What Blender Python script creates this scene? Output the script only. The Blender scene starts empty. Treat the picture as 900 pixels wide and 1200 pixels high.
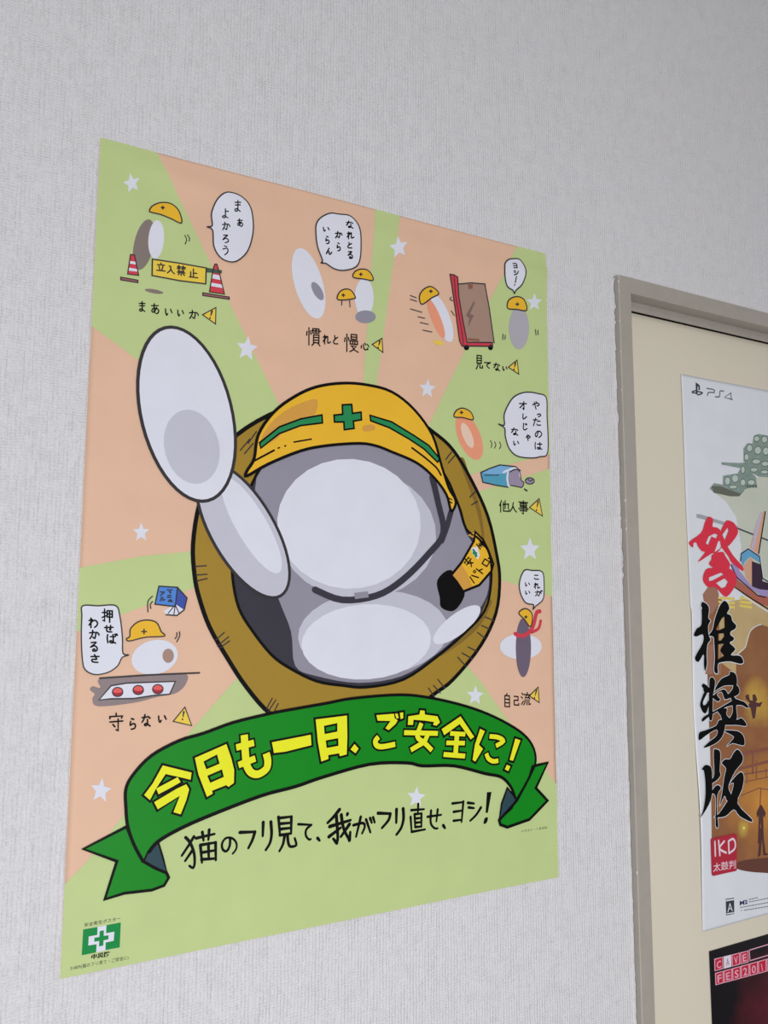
import bpy, bmesh, math, random
from mathutils import Vector, Matrix
from mathutils.geometry import tessellate_polygon
random.seed(7)
C = bpy.context.scene.collection
SC = bpy.context.scene

# ------------------------------------------------------------------ camera, world, lights, exposure
ZO = 1.31                                   # height of the big poster's lower edge above the floor
FPX = 902.58                                # focal length in pixels of the 900x1200 frame

cam_d = bpy.data.cameras.new('camera'); cam = bpy.data.objects.new('camera', cam_d); C.objects.link(cam)
CAMP = Vector((-0.0705080, -0.7130271, 0.3080375))          # relative to the poster's lower left corner
RV = Vector((-0.1090853998, -0.4737324507, 0.0303033428))   # rotation found from the sheet's four corners
_t = RV.length
Rm = Matrix.Rotation(_t, 3, RV.normalized()) @ Matrix(((1, 0, 0), (0, 0, -1), (0, 1, 0)))   # world -> camera (x right, y down, z forward)
RmT = Rm.transposed()
M4 = Matrix(((Rm[0][0], -Rm[1][0], -Rm[2][0]), (Rm[0][1], -Rm[1][1], -Rm[2][1]), (Rm[0][2], -Rm[1][2], -Rm[2][2]))).to_4x4()
M4.translation = CAMP + Vector((0, 0, ZO))
cam.matrix_world = M4
cam_d.sensor_fit = 'VERTICAL'; cam_d.sensor_height = 24; cam_d.lens = FPX / 1200 * 24
cam_d.clip_start = 0.02
SC.camera = cam

SC.view_settings.view_transform = 'Standard'; SC.view_settings.look = 'None'
SC.view_settings.gamma = 1; SC.view_settings.use_curve_mapping = False
SC.view_settings.exposure = 0.0
w = bpy.data.worlds.new('world'); SC.world = w; w.use_nodes = True
w.node_tree.nodes['Background'].inputs[0].default_value = (0.98, 0.97, 1.0, 1)
w.node_tree.nodes['Background'].inputs[1].default_value = 0.38

def area(name, loc, target, sx, sy, power, col):
    l = bpy.data.lights.new(name, 'AREA'); l.shape = 'RECTANGLE'; l.size = sx; l.size_y = sy; l.energy = power; l.color = col
    o = bpy.data.objects.new(name, l); C.objects.link(o); o.location = loc
    o.rotation_euler = (Vector(target) - Vector(loc)).to_track_quat('-Z', 'Y').to_euler()
    return o
area('window_light', (-0.24, -1.87, 1.02), (0.5, 0, 1.2), 0.9, 0.8, 23.2, (0.95, 0.985, 1.0))
area('ceiling_light', (-0.1, -2.0, 2.71), (-0.1, -2.0, 0), 1.2, 0.3, 10, (1.0, 0.965, 0.95))

# ------------------------------------------------------------------ helpers
def srgb(c): return c / 12.92 if c <= 0.04045 else ((c + 0.055) / 1.055) ** 2.4
ALB = 1.42                                  # photographed value -> surface reflectance
def col(r, g, b, k=ALB): return tuple(min(0.93, srgb(v / 255) * k) for v in (r, g, b)) + (1,)
MATS = {}
def pmat(name, rgb, rough=0.5, spec=0.22, rgb2=None, scale=25, soft=0.5, bump=0.0, k=ALB):
    """paper ink / paint: a colour with faint procedural grain, optionally blended with a second ink"""
    if name in MATS: return MATS[name]
    m = bpy.data.materials.new(name); m.use_nodes = True; nt = m.node_tree; N = nt.nodes; L = nt.links
    b = N['Principled BSDF']; b.inputs['Roughness'].default_value = rough; b.inputs['Specular IOR Level'].default_value = spec
    tc = N.new('ShaderNodeTexCoord'); nz = N.new('ShaderNodeTexNoise'); nz.inputs['Scale'].default_value = scale; nz.inputs['Detail'].default_value = 4
    L.new(tc.outputs['Object'], nz.inputs['Vector'])
    rp = N.new('ShaderNodeValToRGB'); L.new(nz.outputs['Fac'], rp.inputs['Fac']); L.new(rp.outputs['Color'], b.inputs['Base Color'])
    a = col(*rgb, k); e = rp.color_ramp.elements
    if rgb2 is None:
        e[0].position = 0.3; e[1].position = 0.7
        e[0].color = tuple(x * 0.975 for x in a[:3]) + (1,); e[1].color = tuple(min(.95, x * 1.02) for x in a[:3]) + (1,)
    else:
        e[0].position = 0.5 - soft / 2 * .5; e[1].position = 0.5 + soft / 2 * .5
        e[0].color = a; e[1].color = col(*rgb2, k)
    if bump:
        bp = N.new('ShaderNodeBump'); bp.inputs['Distance'].default_value = bump; bp.inputs['Strength'].default_value = 0.6
        n2 = N.new('ShaderNodeTexNoise'); n2.inputs['Scale'].default_value = 380; L.new(tc.outputs['Object'], n2.inputs['Vector'])
        L.new(n2.outputs['Fac'], bp.inputs['Height']); L.new(bp.outputs['Normal'], b.inputs['Normal'])
    MATS[name] = m
    return m

def empty(name, loc, label=None, cat=None, kind=None):
    o = bpy.data.objects.new(name, None); C.objects.link(o); o.location = loc; o.empty_display_size = .1
    if label: o['label'] = label
    if cat: o['category'] = cat
    if kind: o['kind'] = kind
    return o
def mesh_obj(name, verts, faces, mat, parent=None, loc=(0, 0, 0), kind=None, label=None):
    me = bpy.data.meshes.new(name); me.from_pydata([tuple(v) for v in verts], [], faces); me.materials.append(mat); me.update()
    o = bpy.data.objects.new(name, me); C.objects.link(o); o.location = loc
    if parent: o.parent = parent
    if kind: o['kind'] = kind
    if label: o['label'] = label
    return o
def box_bm(bm, x0, x1, y0, y1, z0, z1, bev=0):
    r = bmesh.ops.create_cube(bm, size=1)
    for v in r['verts']: v.co = Vector((x0 + (v.co.x + .5) * (x1 - x0), y0 + (v.co.y + .5) * (y1 - y0), z0 + (v.co.z + .5) * (z1 - z0)))
    if bev:
        es = list({e for v in r['verts'] for e in v.link_edges}); bmesh.ops.bevel(bm, geom=es, offset=bev, segments=2, affect='EDGES', profile=.6)
def bm_obj(name, bm, mat, parent=None, kind=None, label=None, loc=(0, 0, 0)):
    me = bpy.data.meshes.new(name); bmesh.ops.recalc_face_normals(bm, faces=bm.faces); bm.to_mesh(me); bm.free(); me.materials.append(mat)
    o = bpy.data.objects.new(name, me); C.objects.link(o); o.location = loc
    if parent: o.parent = parent
    if kind: o['kind'] = kind
    if label: o['label'] = label
    return o
def box(name, x0, x1, y0, y1, z0, z1, mat, parent=None, bev=0, kind=None, label=None):
    bm = bmesh.new(); box_bm(bm, x0, x1, y0, y1, z0, z1, bev); return bm_obj(name, bm, mat, parent, kind, label)

# ------------------------------------------------------------------ materials of the room
def wallpaper():
    m = bpy.data.materials.new('vinyl_wallpaper'); m.use_nodes = True; nt = m.node_tree; N = nt.nodes; L = nt.links
    b = N['Principled BSDF']; b.inputs['Roughness'].default_value = 0.62; b.inputs['Specular IOR Level'].default_value = 0.3
    tc = N.new('ShaderNodeTexCoord')
    def noise(sx, sy, sz, scale, det, dist=0):
        mp = N.new('ShaderNodeMapping'); mp.inputs['Scale'].default_value = (sx, sy, sz); L.new(tc.outputs['Object'], mp.inputs['Vector'])
        n = N.new('ShaderNodeTexNoise'); n.inputs['Scale'].default_value = scale; n.inputs['Detail'].default_value = det
        n.inputs['Distortion'].default_value = dist; L.new(mp.outputs['Vector'], n.inputs['Vector']); return n
    def wave(rot, scale, dist, dscale):
        mp = N.new('ShaderNodeMapping'); mp.inputs['Rotation'].default_value = (0, rot, 0); L.new(tc.outputs['Object'], mp.inputs['Vector'])
        n = N.new('ShaderNodeTexWave'); n.inputs['Scale'].default_value = scale; n.inputs['Distortion'].default_value = dist
        n.inputs['Detail'].default_value = 1.5; n.inputs['Detail Scale'].default_value = dscale; L.new(mp.outputs['Vector'], n.inputs['Vector']); return n
    def math_(op, a, bb, c=None):
        n = N.new('ShaderNodeMath'); n.operation = op
        for i, x in enumerate((a, bb, c)):
            if x is None: continue
            if isinstance(x, (int, float)): n.inputs[i].default_value = x
            else: L.new(x, n.inputs[i])
        return n.outputs[0]
    def rng(x, a0, a1, b0, b1):
        r = N.new('ShaderNodeMapRange'); L.new(x, r.inputs[0])
        for i, v in enumerate((a0, a1, b0, b1)): r.inputs[i + 1].default_value = v
        return r.outputs[0]
    ribs = wave(0, 92, 2.6, .35)                       # upright threads about 3 mm apart
    weft = wave(math.pi / 2, 120, 5.0, .6)             # cross threads
    long_ = noise(1, .2, .05, 520, 1.5)                # some threads fade in and out along their length
    grain = noise(1, 1, .8, 640, 2.5)
    patch = noise(1, 1, 1, 60, 3)
    up = rng(long_.outputs['Fac'], .35, .65, .25, 1.0)
    cr = rng(patch.outputs['Fac'], .35, .70, .15, .60)
    h = math_('MULTIPLY', ribs.outputs['Fac'], up)
    h = math_('MULTIPLY_ADD', weft.outputs['Fac'], cr, math_('MULTIPLY', h, .8))
    h = math_('MULTIPLY_ADD', grain.outputs['Fac'], 1.3, h)
    bp = N.new('ShaderNodeBump'); bp.inputs['Distance'].default_value = 0.00115; bp.inputs['Strength'].default_value = 0.8
    L.new(h, bp.inputs['Height']); L.new(bp.outputs['Normal'], b.inputs['Normal'])
    rp = N.new('ShaderNodeValToRGB'); L.new(h, rp.inputs['Fac']); e = rp.color_ramp.elements
    e[0].position = .2; e[0].color = col(194, 190, 195); e[1].position = 1.0; e[1].color = col(202, 200, 203)
    L.new(rp.outputs['Color'], b.inputs['Base Color'])
    return m
WALL = wallpaper()
FRAME = pmat('frame_paint', (147, 140, 133), rough=.42, spec=.4, scale=60, rgb2=(153, 146, 138), soft=1, bump=.0002)
LEAF = pmat('door_paint', (201, 192, 176), rough=.5, spec=.3, scale=5, rgb2=(197, 190, 173), soft=1, bump=.00012)
DARK = pmat('gap_shade_black', (20, 17, 15), rough=.8)
CHIP = pmat('bare_plaster', (205, 200, 198), rough=.8)
FLOOR = pmat('floor_vinyl', (84, 78, 72), rough=.5, scale=8)
CEIL = pmat('ceiling_board', (190, 190, 188), rough=.8)
SHEET_BACK = pmat('paper_edge', (200, 200, 196))

# ------------------------------------------------------------------ room shell (coordinates: poster corner at x=0, wall face y=0)
FX0, FX1 = 0.626, 1.476        # outer faces of the door frame
FZT = ZO + 0.7212              # top of the frame
FW = 0.0212                    # width of the frame's face
PR = 0.009                     # how far it stands proud of the wall
bm = bmesh.new()
def slab(x0, x1, z0, z1): box_bm(bm, x0, x1, 0, .12, z0, z1)
slab(-2.6, FX0 + .002, 0, 2.75); slab(FX1 - .002, 3.2, 0, 2.75); slab(FX0 + .002, FX1 - .002, FZT - .002, 2.75)
bm_obj('wall_front', bm, WALL, kind='structure')
box('floor', -2.6, 3.2, -4.0, .12, -.05, 0, FLOOR, kind='structure')
box('ceiling', -2.6, 3.2, -4.0, .12, 2.75, 2.8, CEIL, kind='structure')

door = empty('door_1', (FX0, 0, 0), kind='structure')
def dpart(name, x0, x1, y0, y1, z0, z1, mat, bev=0, label=None):
    return box(name, x0 - FX0, x1 - FX0, y0, y1, z0, z1, mat, door, bev, label=label)
dpart('frame_jamb', FX0, FX0 + FW, -PR, .05, 0, FZT, FRAME, .0011)
dpart('frame_jamb', FX1 - FW, FX1, -PR, .05, 0, FZT, FRAME, .0011)
dpart('frame_head', FX0 + FW - .0004, FX1 - FW + .0004, -PR, .05, FZT - FW, FZT, FRAME, .0008)
dpart('door_stop', FX0 + FW, FX1 - FW, .011, .0122, ZO + .6875, FZT - FW, FRAME, .0003, label='narrow strip under the frame head')
dpart('gap_shade', FX0 + FW, FX1 - FW, .0206, .045, ZO + .6894, ZO + .7, DARK, label='black strip for the shaded gap above the door leaf')  # black filler strip, paints the shade inside the open gap
dpart('door_leaf', FX0 + FW + .0006, FX1 - FW - .0006, .0203, .05, .006, ZO + .6893, LEAF, .0008, label='flat beige painted door leaf')
# paint chips on the frame's arris, and a paler strip painting the light its bevel catches
dpart('arris_highlight', FX0 + .0002, FX0 + .0014, -PR - .00012, -PR + .0006, 0, FZT - .0012, pmat('arris_highlight_paint', (172, 164, 158), rough=.6), label='pale painted highlight along the frame corner')
bm = bmesh.new()
for z in [.7195, .712, .699, .66, .62, .57, .52, .43, .405, .395, .12, -.01]:
    s = random.uniform(.0006, .0015); r = bmesh.ops.create_icosphere(bm, subdivisions=1, radius=s)
    for v in r['verts']: v.co = Vector((v.co.x * .8 + .0004, v.co.y * .45 - PR + .0004, v.co.z * random.uniform(1.2, 2.4) + ZO + z))
bm_obj('paint_chip', bm, CHIP, door, kind='stuff')
# ragged wallpaper edge turned up against the side of the frame
vs = []; fs = []; z = ZO - .35; prof = []
while z < FZT - .002:
    amp = .0022 if z > ZO + .50 else .0007
    if ZO + .33 < z < ZO + .42: amp = .0022
    prof.append((z, max(.0004, .0012 + random.gauss(0, 1) * amp * .6))); z += random.uniform(.002, .009)
for z, d in prof: vs += [(-.0007, .0, z), (-.0007, -min(d, .006), z), (-.0017, .0, z), (-.0013, -min(d, .006), z)]
for i in range(len(prof) - 1):
    a = i * 4; b = a + 4
    fs += [(a, a + 1, b + 1, b), (a + 2, b + 2, b + 3, a + 3), (a + 1, a + 3, b + 3, b + 1)]
lip = mesh_obj('trim_1', vs, fs, WALL, loc=(FX0, 0, 0), kind='structure', label='torn wallpaper edge turned up against the door frame')

# ------------------------------------------------------------------ printing on paper: flat ink shapes that follow the sheet
class Paper:
    """a sheet hanging on a vertical face; artwork was measured on the photograph and is carried to the sheet's own plane in metres"""
    def __init__(s, root, y, bump, grid=.006): s.root = root; s.y = y; s.bump = bump; s.g = grid; s.n = 0
    def W(s, px, py):                     # picture -> point on the face, metres
        d = RmT @ Vector(((px - 450) / FPX, (py - 600) / FPX, 1)); t = (s.y - CAMP.y) / d.y
        p = CAMP + d * t; return (p.x, p.z)
    def put(s, tris, name, mat, layer, parent=None, label=None, grid=True):
        bm = bmesh.new()
        for t, o_ in tris:
            vv = [bm.verts.new((x, -o_, z)) for x, z in t]
            try: bm.faces.new(vv)
            except ValueError: pass
        bmesh.ops.remove_doubles(bm, verts=bm.verts, dist=1e-6)
        xs = [v.co.x for v in bm.verts]; zs = [v.co.z for v in bm.verts]; g = s.g
        if grid and (max(xs) - min(xs) > 1.5 * g or max(zs) - min(zs) > 1.5 * g) and s.bump:
            for ax, lo, hi in ((0, min(xs), max(xs)), (2, min(zs), max(zs))):
                k = math.ceil(lo / g)
                while k * g < hi:
                    co = [0, 0, 0]; no = [0, 0, 0]; co[ax] = k * g; no[ax] = 1
                    bmesh.ops.bisect_plane(bm, geom=bm.verts[:] + bm.edges[:] + bm.faces[:], plane_co=co, plane_no=no, dist=1e-7)
                    k += 1
        par = parent or s.root; base = s.root.location
        for f in bm.faces:
            f.normal_update()
            if f.normal.y > 0: f.normal_flip()
        for v in bm.verts:
            x, z = v.co.x, v.co.z
            v.co = Vector((x - base.x, s.y - s.h(x, z) - 1.3e-4 - layer * 6e-5 + v.co.y - base.y, z + ZO - base.z))
        me = bpy.data.meshes.new(name); bm.to_mesh(me); bm.free(); me.materials.append(mat)
        o = bpy.data.objects.new(name, me); C.objects.link(o); o.parent = par
        if label: o['label'] = label
        return o
    def h(s, x, z): return s.bump(x, z) if s.bump else 0.0

def nums(t): return [float(q) for q in t.split()]
def P(t):                                 # "x y x y ..." -> points
    n = nums(t); return list(zip(n[0::2], n[1::2]))
def smooth(p, closed, k=4):
    n = len(p); out = []
    if n < 3: return p
    for i in range(n if closed else n - 1):
        a = p[(i - 1) % n] if closed or i > 0 else p[0]; b = p[i]; c = p[(i + 1) % n]; d = p[(i + 2) % n] if closed or i < n - 2 else p[-1]
        for j in range(k):
            t = j / k
            out.append(tuple(.5 * ((2 * b[m]) + (-a[m] + c[m]) * t + (2 * a[m] - 5 * b[m] + 4 * c[m] - d[m]) * t * t + (-a[m] + 3 * b[m] - 3 * c[m] + d[m]) * t ** 3) for m in (0, 1)))
    if not closed: out.append(p[-1])
    return out

class Ink:
    """collects shapes in a picture-crop frame (ox, oy, s) and prints them as one layer"""
    def __init__(s, paper, g=(0, 0, 1)): s.p = paper; s.g = g; s.t = []; s.cut = []; s.o = []
    def w(s, q): return s.p.W(s.g[0] + q[0] / s.g[2], s.g[1] + q[1] / s.g[2])
    def sync(s):                          # overlapping pen strokes lie a hair above one another, like wet ink
        s.o += [min(len(set(s.o)), 24) * 2.5e-6] * (len(s.t) - len(s.o))
    def tri(s, pts2, holes=()):
        s.cut.append(len(s.t)); rings = [pts2] + list(holes); vs = [[Vector((a, b, 0)) for a, b in r] for r in rings]; flat = [q for r in rings for q in r]
        for t in tessellate_polygon(vs): s.t.append([flat[i] for i in t])
        s.sync()
    def fill(s, pts, holes=(), sm=False):
        pts = P(pts) if isinstance(pts, str) else pts
        if sm: pts = smooth(pts, True)
        s.tri([s.w(q) for q in pts], [[s.w(q) for q in (P(h) if isinstance(h, str) else h)] for h in holes]); return s
    def line(s, pts, w, sm=False, closed=False, w2=None, cap=True, ext=0):     # w in picture pixels
        pts = P(pts) if isinstance(pts, str) else list(pts)
        if sm: pts = smooth(pts, closed)
        q = [s.w(a) for a in pts]
        if closed: q = q + [q[0]]
        r = [q[0]]
        for a in q[1:]:
            if math.hypot(a[0] - r[-1][0], a[1] - r[-1][1]) > 1e-6: r.append(a)
        q = r; n = len(q)
        if ext and n > 1:                                   # square ends that reach past the stroke
            for a, b in ((0, 1), (-1, -2)):
                dx, dy = q[a][0] - q[b][0], q[a][1] - q[b][1]; l = math.hypot(dx, dy); e_ = ext * .00075
                q[a] = (q[a][0] + dx / l * e_, q[a][1] + dy / l * e_)
        if n < 2: return s
        cx, cy = pts[0]; a0 = s.w((cx, cy)); a1 = s.w((cx, cy + 10)); sc = math.hypot(a1[0] - a0[0], a1[1] - a0[1]) / 10 * s.g[2]
        w0 = w * sc * .58; w1 = (w2 if w2 is not None else w) * sc * .58
        seg = []
        for i in range(n - 1):
            dx, dy = q[i + 1][0] - q[i][0], q[i + 1][1] - q[i][1]; l = math.hypot(dx, dy); seg.append((dx / l, dy / l))
        L_, R_ = [], []
        for i in range(n):
            if closed and i in (0, n - 1): d0, d1 = seg[-1], seg[0]
            else: d0 = seg[max(0, i - 1)]; d1 = seg[min(n - 2, i)]
            nx, ny = -(d0[1] + d1[1]), d0[0] + d1[0]; l = math.hypot(nx, ny)
            if l < .35: nx, ny, l = -d1[1], d1[0], 1.0; m = 1
            else: m = min(1.5, 2 / l)
            ww = (w0 + (w1 - w0) * i / (n - 1)) * m
            L_.append((q[i][0] + nx / l * ww, q[i][1] + ny / l * ww)); R_.append((q[i][0] - nx / l * ww, q[i][1] - ny / l * ww))
        for i in range(n - 1): s.t += [[L_[i], R_[i], R_[i + 1]], [L_[i], R_[i + 1], L_[i + 1]]]
        if cap and not closed:
            for (c, ww) in ((q[0], w0), (q[-1], w1)):
                k = 8; ring = [(c[0] + math.cos(2 * math.pi * j / k) * ww, c[1] + math.sin(2 * math.pi * j / k) * ww) for j in range(k)]
                for j in range(1, k - 1): s.t.append([ring[0], ring[j], ring[j + 1]])
        s.sync()
        return s
    def oval(s, cx, cy, rx, ry, rot=0, n=28):
        c, d = math.cos(math.radians(rot)), math.sin(math.radians(rot))
        s.fill([(cx + rx * math.cos(2 * math.pi * i / n) * c - ry * math.sin(2 * math.pi * i / n) * d, cy + rx * math.cos(2 * math.pi * i / n) * d + ry * math.sin(2 * math.pi * i / n) * c) for i in range(n)]); return s
    def star(s, cx, cy, r, rot=0):
        s.fill([(cx + (r if i % 2 == 0 else r * .45) * math.sin(math.radians(36 * i + rot)) * .92, cy - (r if i % 2 == 0 else r * .45) * math.cos(math.radians(36 * i + rot)) * 1.08) for i in range(10)]); return s
    def glyph(s, ch, cx, cy, w, h, sl=0, lw=1.2, rot=0):
        c, d = math.cos(math.radians(rot)), math.sin(math.radians(rot))
        for st in GL[ch].split('|'):
            pts = []
            for t in st.split():
                x = (int(t[:2]) - 50) / 100 * w; y = (int(t[2:]) - 50) / 100 * h + x * sl
                pts.append((cx + x * c - y * d, cy + x * d + y * c))
            s.line(pts, lw, sm=ch in KANA)
        return s
    def text(s, chars, lw=1.2, sl=0, rot=0):      # "ch x y w h; ..."
        for item in chars.split(';'):
            a = item.split(); 
            if a: s.glyph(a[0], float(a[1]), float(a[2]), float(a[3]), float(a[4]), sl, lw, rot)
        return s
    def font(s, body, p0, p1, h, bold=0.0, shrink=1):     # small type set along p0 -> p1 (left to right), h = cap height as picture px
        cu = bpy.data.curves.new('type', 'FONT'); cu.body = body; cu.resolution_u = 2; cu.offset = bold
        o = bpy.data.objects.new('type', cu); C.objects.link(o); bpy.context.view_layer.update()
        me = bpy.data.meshes.new_from_object(o.evaluated_get(bpy.context.evaluated_depsgraph_get()))
        xs = [v.co.x for v in me.vertices]; x0, x1 = min(xs), max(xs)
        A = Vector(s.w(p0)); B = Vector(s.w(p1)); ex = (B - A); up = Vector((-ex.y, ex.x)).normalized()
        a1 = s.w((p0[0], p0[1] + 10)); sc = math.hypot(a1[0] - A.x, a1[1] - A.y) / 10 * s.g[2]
        hh = h * sc / .75
        me.calc_loop_triangles()
        for t in me.loop_triangles:
            s.t.append([tuple(A + ex * ((me.vertices[i].co.x - x0) / (x1 - x0)) + up * me.vertices[i].co.y * hh) for i in t.vertices])
        s.sync(); bpy.data.objects.remove(o); bpy.data.curves.remove(cu); bpy.data.meshes.remove(me)
        return s
    def out(s, name, mat, layer, parent=None, label=None):
        if name in SPLIT and len(s.cut) > 1:             # every filled piece its own part
            ends = s.cut[1:] + [len(s.t)]; o = None
            T = list(zip(s.t, s.o))
            for a, b in zip(s.cut, ends): o = s.p.put(T[a:b], name, mat, layer, parent, label)
            return o
        o = s.p.put(list(zip(s.t, s.o)), name, mat, layer, parent, label)
        if any(k in name for k in STUFF): o['kind'] = 'stuff'        # fine lettering and pen lines, too small to pick apart
        return o

# handwriting: each character as brush strokes on a 100x100 square (xxyy)
SPLIT = {'ring_shade', 'hat_shade', 'plain_patch', 'cone_band', 'box_tape', 'cart_wheel', 'button_top', 'button_side', 'logo_green', 'band_shade', 'white_patch', 'pale_grey_patch', 'rubbish', 'warning_triangle', 'letter_piece', 'tower', 'banner_letter', 'console_logo', 'slogan_letter'}
STUFF = ('outline', 'lines', 'writing', 'hatching', 'mark_', 'motion_mark', 'small_', 'caption', 'bridge', 'halo', 'shoe', 'strap_end', 'scarf', 'bin_rim', 'console_lettering', 'highlight', 'letter_stroke')
GL = {
'ま': '1822 8220|2242 7840|5005 5275 4588 2888 2278 3570 5575 8090',
'あ': '1525 8020|4205 4045 4885|6538 5065 3082 1870 3050 6045 8560 7885 6092',
'よ': '5028 8526|5005 5275 4088 2285 2275 3868 5575 8288',
'か': '1235 6028 6255 5585 4075|3808 3550 1590|7225 8840 9052',
'ろ': '2515 7212 4038 1862 5045 8058 7880 4592',
'う': '3508 6515|2040 6530 7850 6875 4095',
'な': '1528 5525|4008 3040 1560|6522 8235|6042 6075 4585 3578 4870 6578 8290',
'れ': '2808 2892|1230 4022 1270|2848 5520 6030 6075 7080 9068',
'と': '3510 4045|7525 4045 2265 3085 7885',
'る': '2515 7012 2055 5542 8060 7585 4590 4078 5570 6082',
'ら': '3508 6015|2830 2560 5548 7560 6885 3592',
'い': '1825 2060 3080 4065|7025 8555',
'ん': '5508 1590 4050 5555 5585 7088 9060',
'や': '1245 5525 8530 8048 6055|5008 6020|3015 5092',
'っ': '2050 6035 8055 6075 4085',
'た': '1225 5520|3805 1590|5538 8535|5070 6082 9080',
'の': '5218 4060 2882 1560 3525 6518 8842 8070 5590',
'は': '1815 1550 2088|4032 9030|6812 7078 5588 4078 5068 7080 9088',
'オ': '1030 9028|6005 6092 4880|6030 1578',
'レ': '2808 3085 8848',
'じ': '3508 3070 5088 8570|6015 6828|7510 8322',
'こ': '2018 7516|1865 3082 8582',
'が': '1235 6028 6255 5585 4075|3808 3550 1590|6825 8250|7508 8220|8805 9518',
'せ': '1040 9232|6812 6860 5855|3018 3275 5085 8085',
'ば': '1815 1550 2088|4032 8030|6212 6478 5088 3578 4568 6480 8288|7808 8520|9005 9717',
'わ': '2808 2892|1230 4022 1270|2848 6025 8545 8070 6088',
'さ': '1530 8525|4508 6555|5858 2560 3085 7588',
'て': '1020 9015|8518 5040 4565 7590',
'ヨ': '1815 7815 7888|2050 7848|1885 7885', 'シ': '1815 4025|1240 3550|2088 6570 8825',
'マ': '1020 9018 5560|4050 7085', 'ニ': '2030 8028|1080 9080', 'ュ': '2545 7045 6585|1085 9085', 'ア': '1015 9015 6045|5040 2090', 'ル': '2820 2560 1090|5510 5585 9060',
'!': '5505 5060|4578 4286', 
'守': '5003 5015|1228 1218 8818 8228|1245 9043|6232 6290 5085|3058 4270',
'慣': '2005 2095|0825 0545|3022 3438|4508 8508|4508 4530 8530 8508|3819 9719|6508 6530|5040 8540 8580 5080 5040|5053 8553|5067 8567|5582 4095|7882 9295',
'慢': '2005 2095|0825 0545|3022 3438|4805 8505 8530 4830 4805|4818 8518|4238 9038 9055 4255 4238|5838 5855|7338 7355|4865 8265 6085 4095|5568 7085 9595',
'心': '1545 1070|3530 3870 5085 8080 8065|5020 6035|7528 9250',
'見': '2505 7805 7855 2555 2505|2522 7822|2538 7838|4056 3078 1595|6056 6085 9285 9270',
'他': '2805 1045|2030 2095|4035 9028 8862|6005 6065|4518 4585 9285 9570',
'人': '5005 4055 1095|5045 6575 9095',
'事': '1012 9012|5002 5092 4085|2222 7822 7835 2235 2222|2245 8045 8070 2070|0857 9557',
'自': '5002 3815|2018 8018 8095 2095 2018|2043 8043|2068 8068',
'己': '1812 8012 8045 2045|2045 2085 9085 9070',
'流': '1510 2520|0835 2045|1088 2865|3518 9518|6502 6518|6020 4540 8038|7530 8845|4552 4080 3090|6252 6288|8052 8085 9580',
'押': '1030 4028|2805 2890 1585|0865 4252|5015 9215 9260 5060 5015|5038 9238|7015 7097',
'立': '5003 5015|1522 8520|3035 3870|7032 6070|0880 9278',
'入': '3008 5010|5010 4555 1090|5040 6570 9292',
'禁': '1015 4515|2802 2845|2818 1035|2818 4030|5515 9515|7202 7245|7218 5535|7218 9232|2055 8055|1068 9068|5068 5095|3078 2090|7078 8590',
'止': '5005 5088|5045 8545|2235 2288|0888 9588',
'安': '5003 5015|1228 1218 8818 8228|4528 3050 7085|7045 5570 2595|0848 9246',
'全': '5003 0840|5003 9240|2845 7245|2565 7565|1290 8890|5045 5090',
'パ': '3515 1085|6020 8885', 'ト': '3005 3095|3040 7560', 'ロ': '1515 8515 8588 1588 1515',
}
KANA = set('まあよかろうなれとるらいんやったのはオレじこがせばわさてヨシ')

# ------------------------------------------------------------------ the big safety poster

SP_SIZE = (.515, .728)
def sp_bump(x, z):
    v = .0009
    for cx, cz, sx, sz, a, sl in ((.10, .702, .075, .011, .0032, -.12), (.33, .700, .14, .012, .0022, -.03), (.475, .694, .05, .012, .0030, .2),
                                  (.05, .66, .05, .03, .0009, .3), (.5, .70, .02, .02, .0012, 0), (.02, .72, .03, .015, .0010, 0)):
        zz = z - cz - (x - cx) * sl
        v += a * math.exp(-((x - cx) / sx) ** 2 - (zz / sz) ** 2)
    v += .0006 * (1 + math.sin(x * 17 + 1.3) * math.cos(z * 11 + x * 6)) 
    v += .00022 * math.sin(x * 3 + z * 75) * math.exp(-((z - .33) / .3) ** 2)
    return v
sp = empty('safety_poster', (.2575, 0, ZO), 'large green and peach poster with yellow hard hat and green ribbon, on white wall', 'poster')
S = Paper(sp, 0.0, sp_bump)

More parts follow.
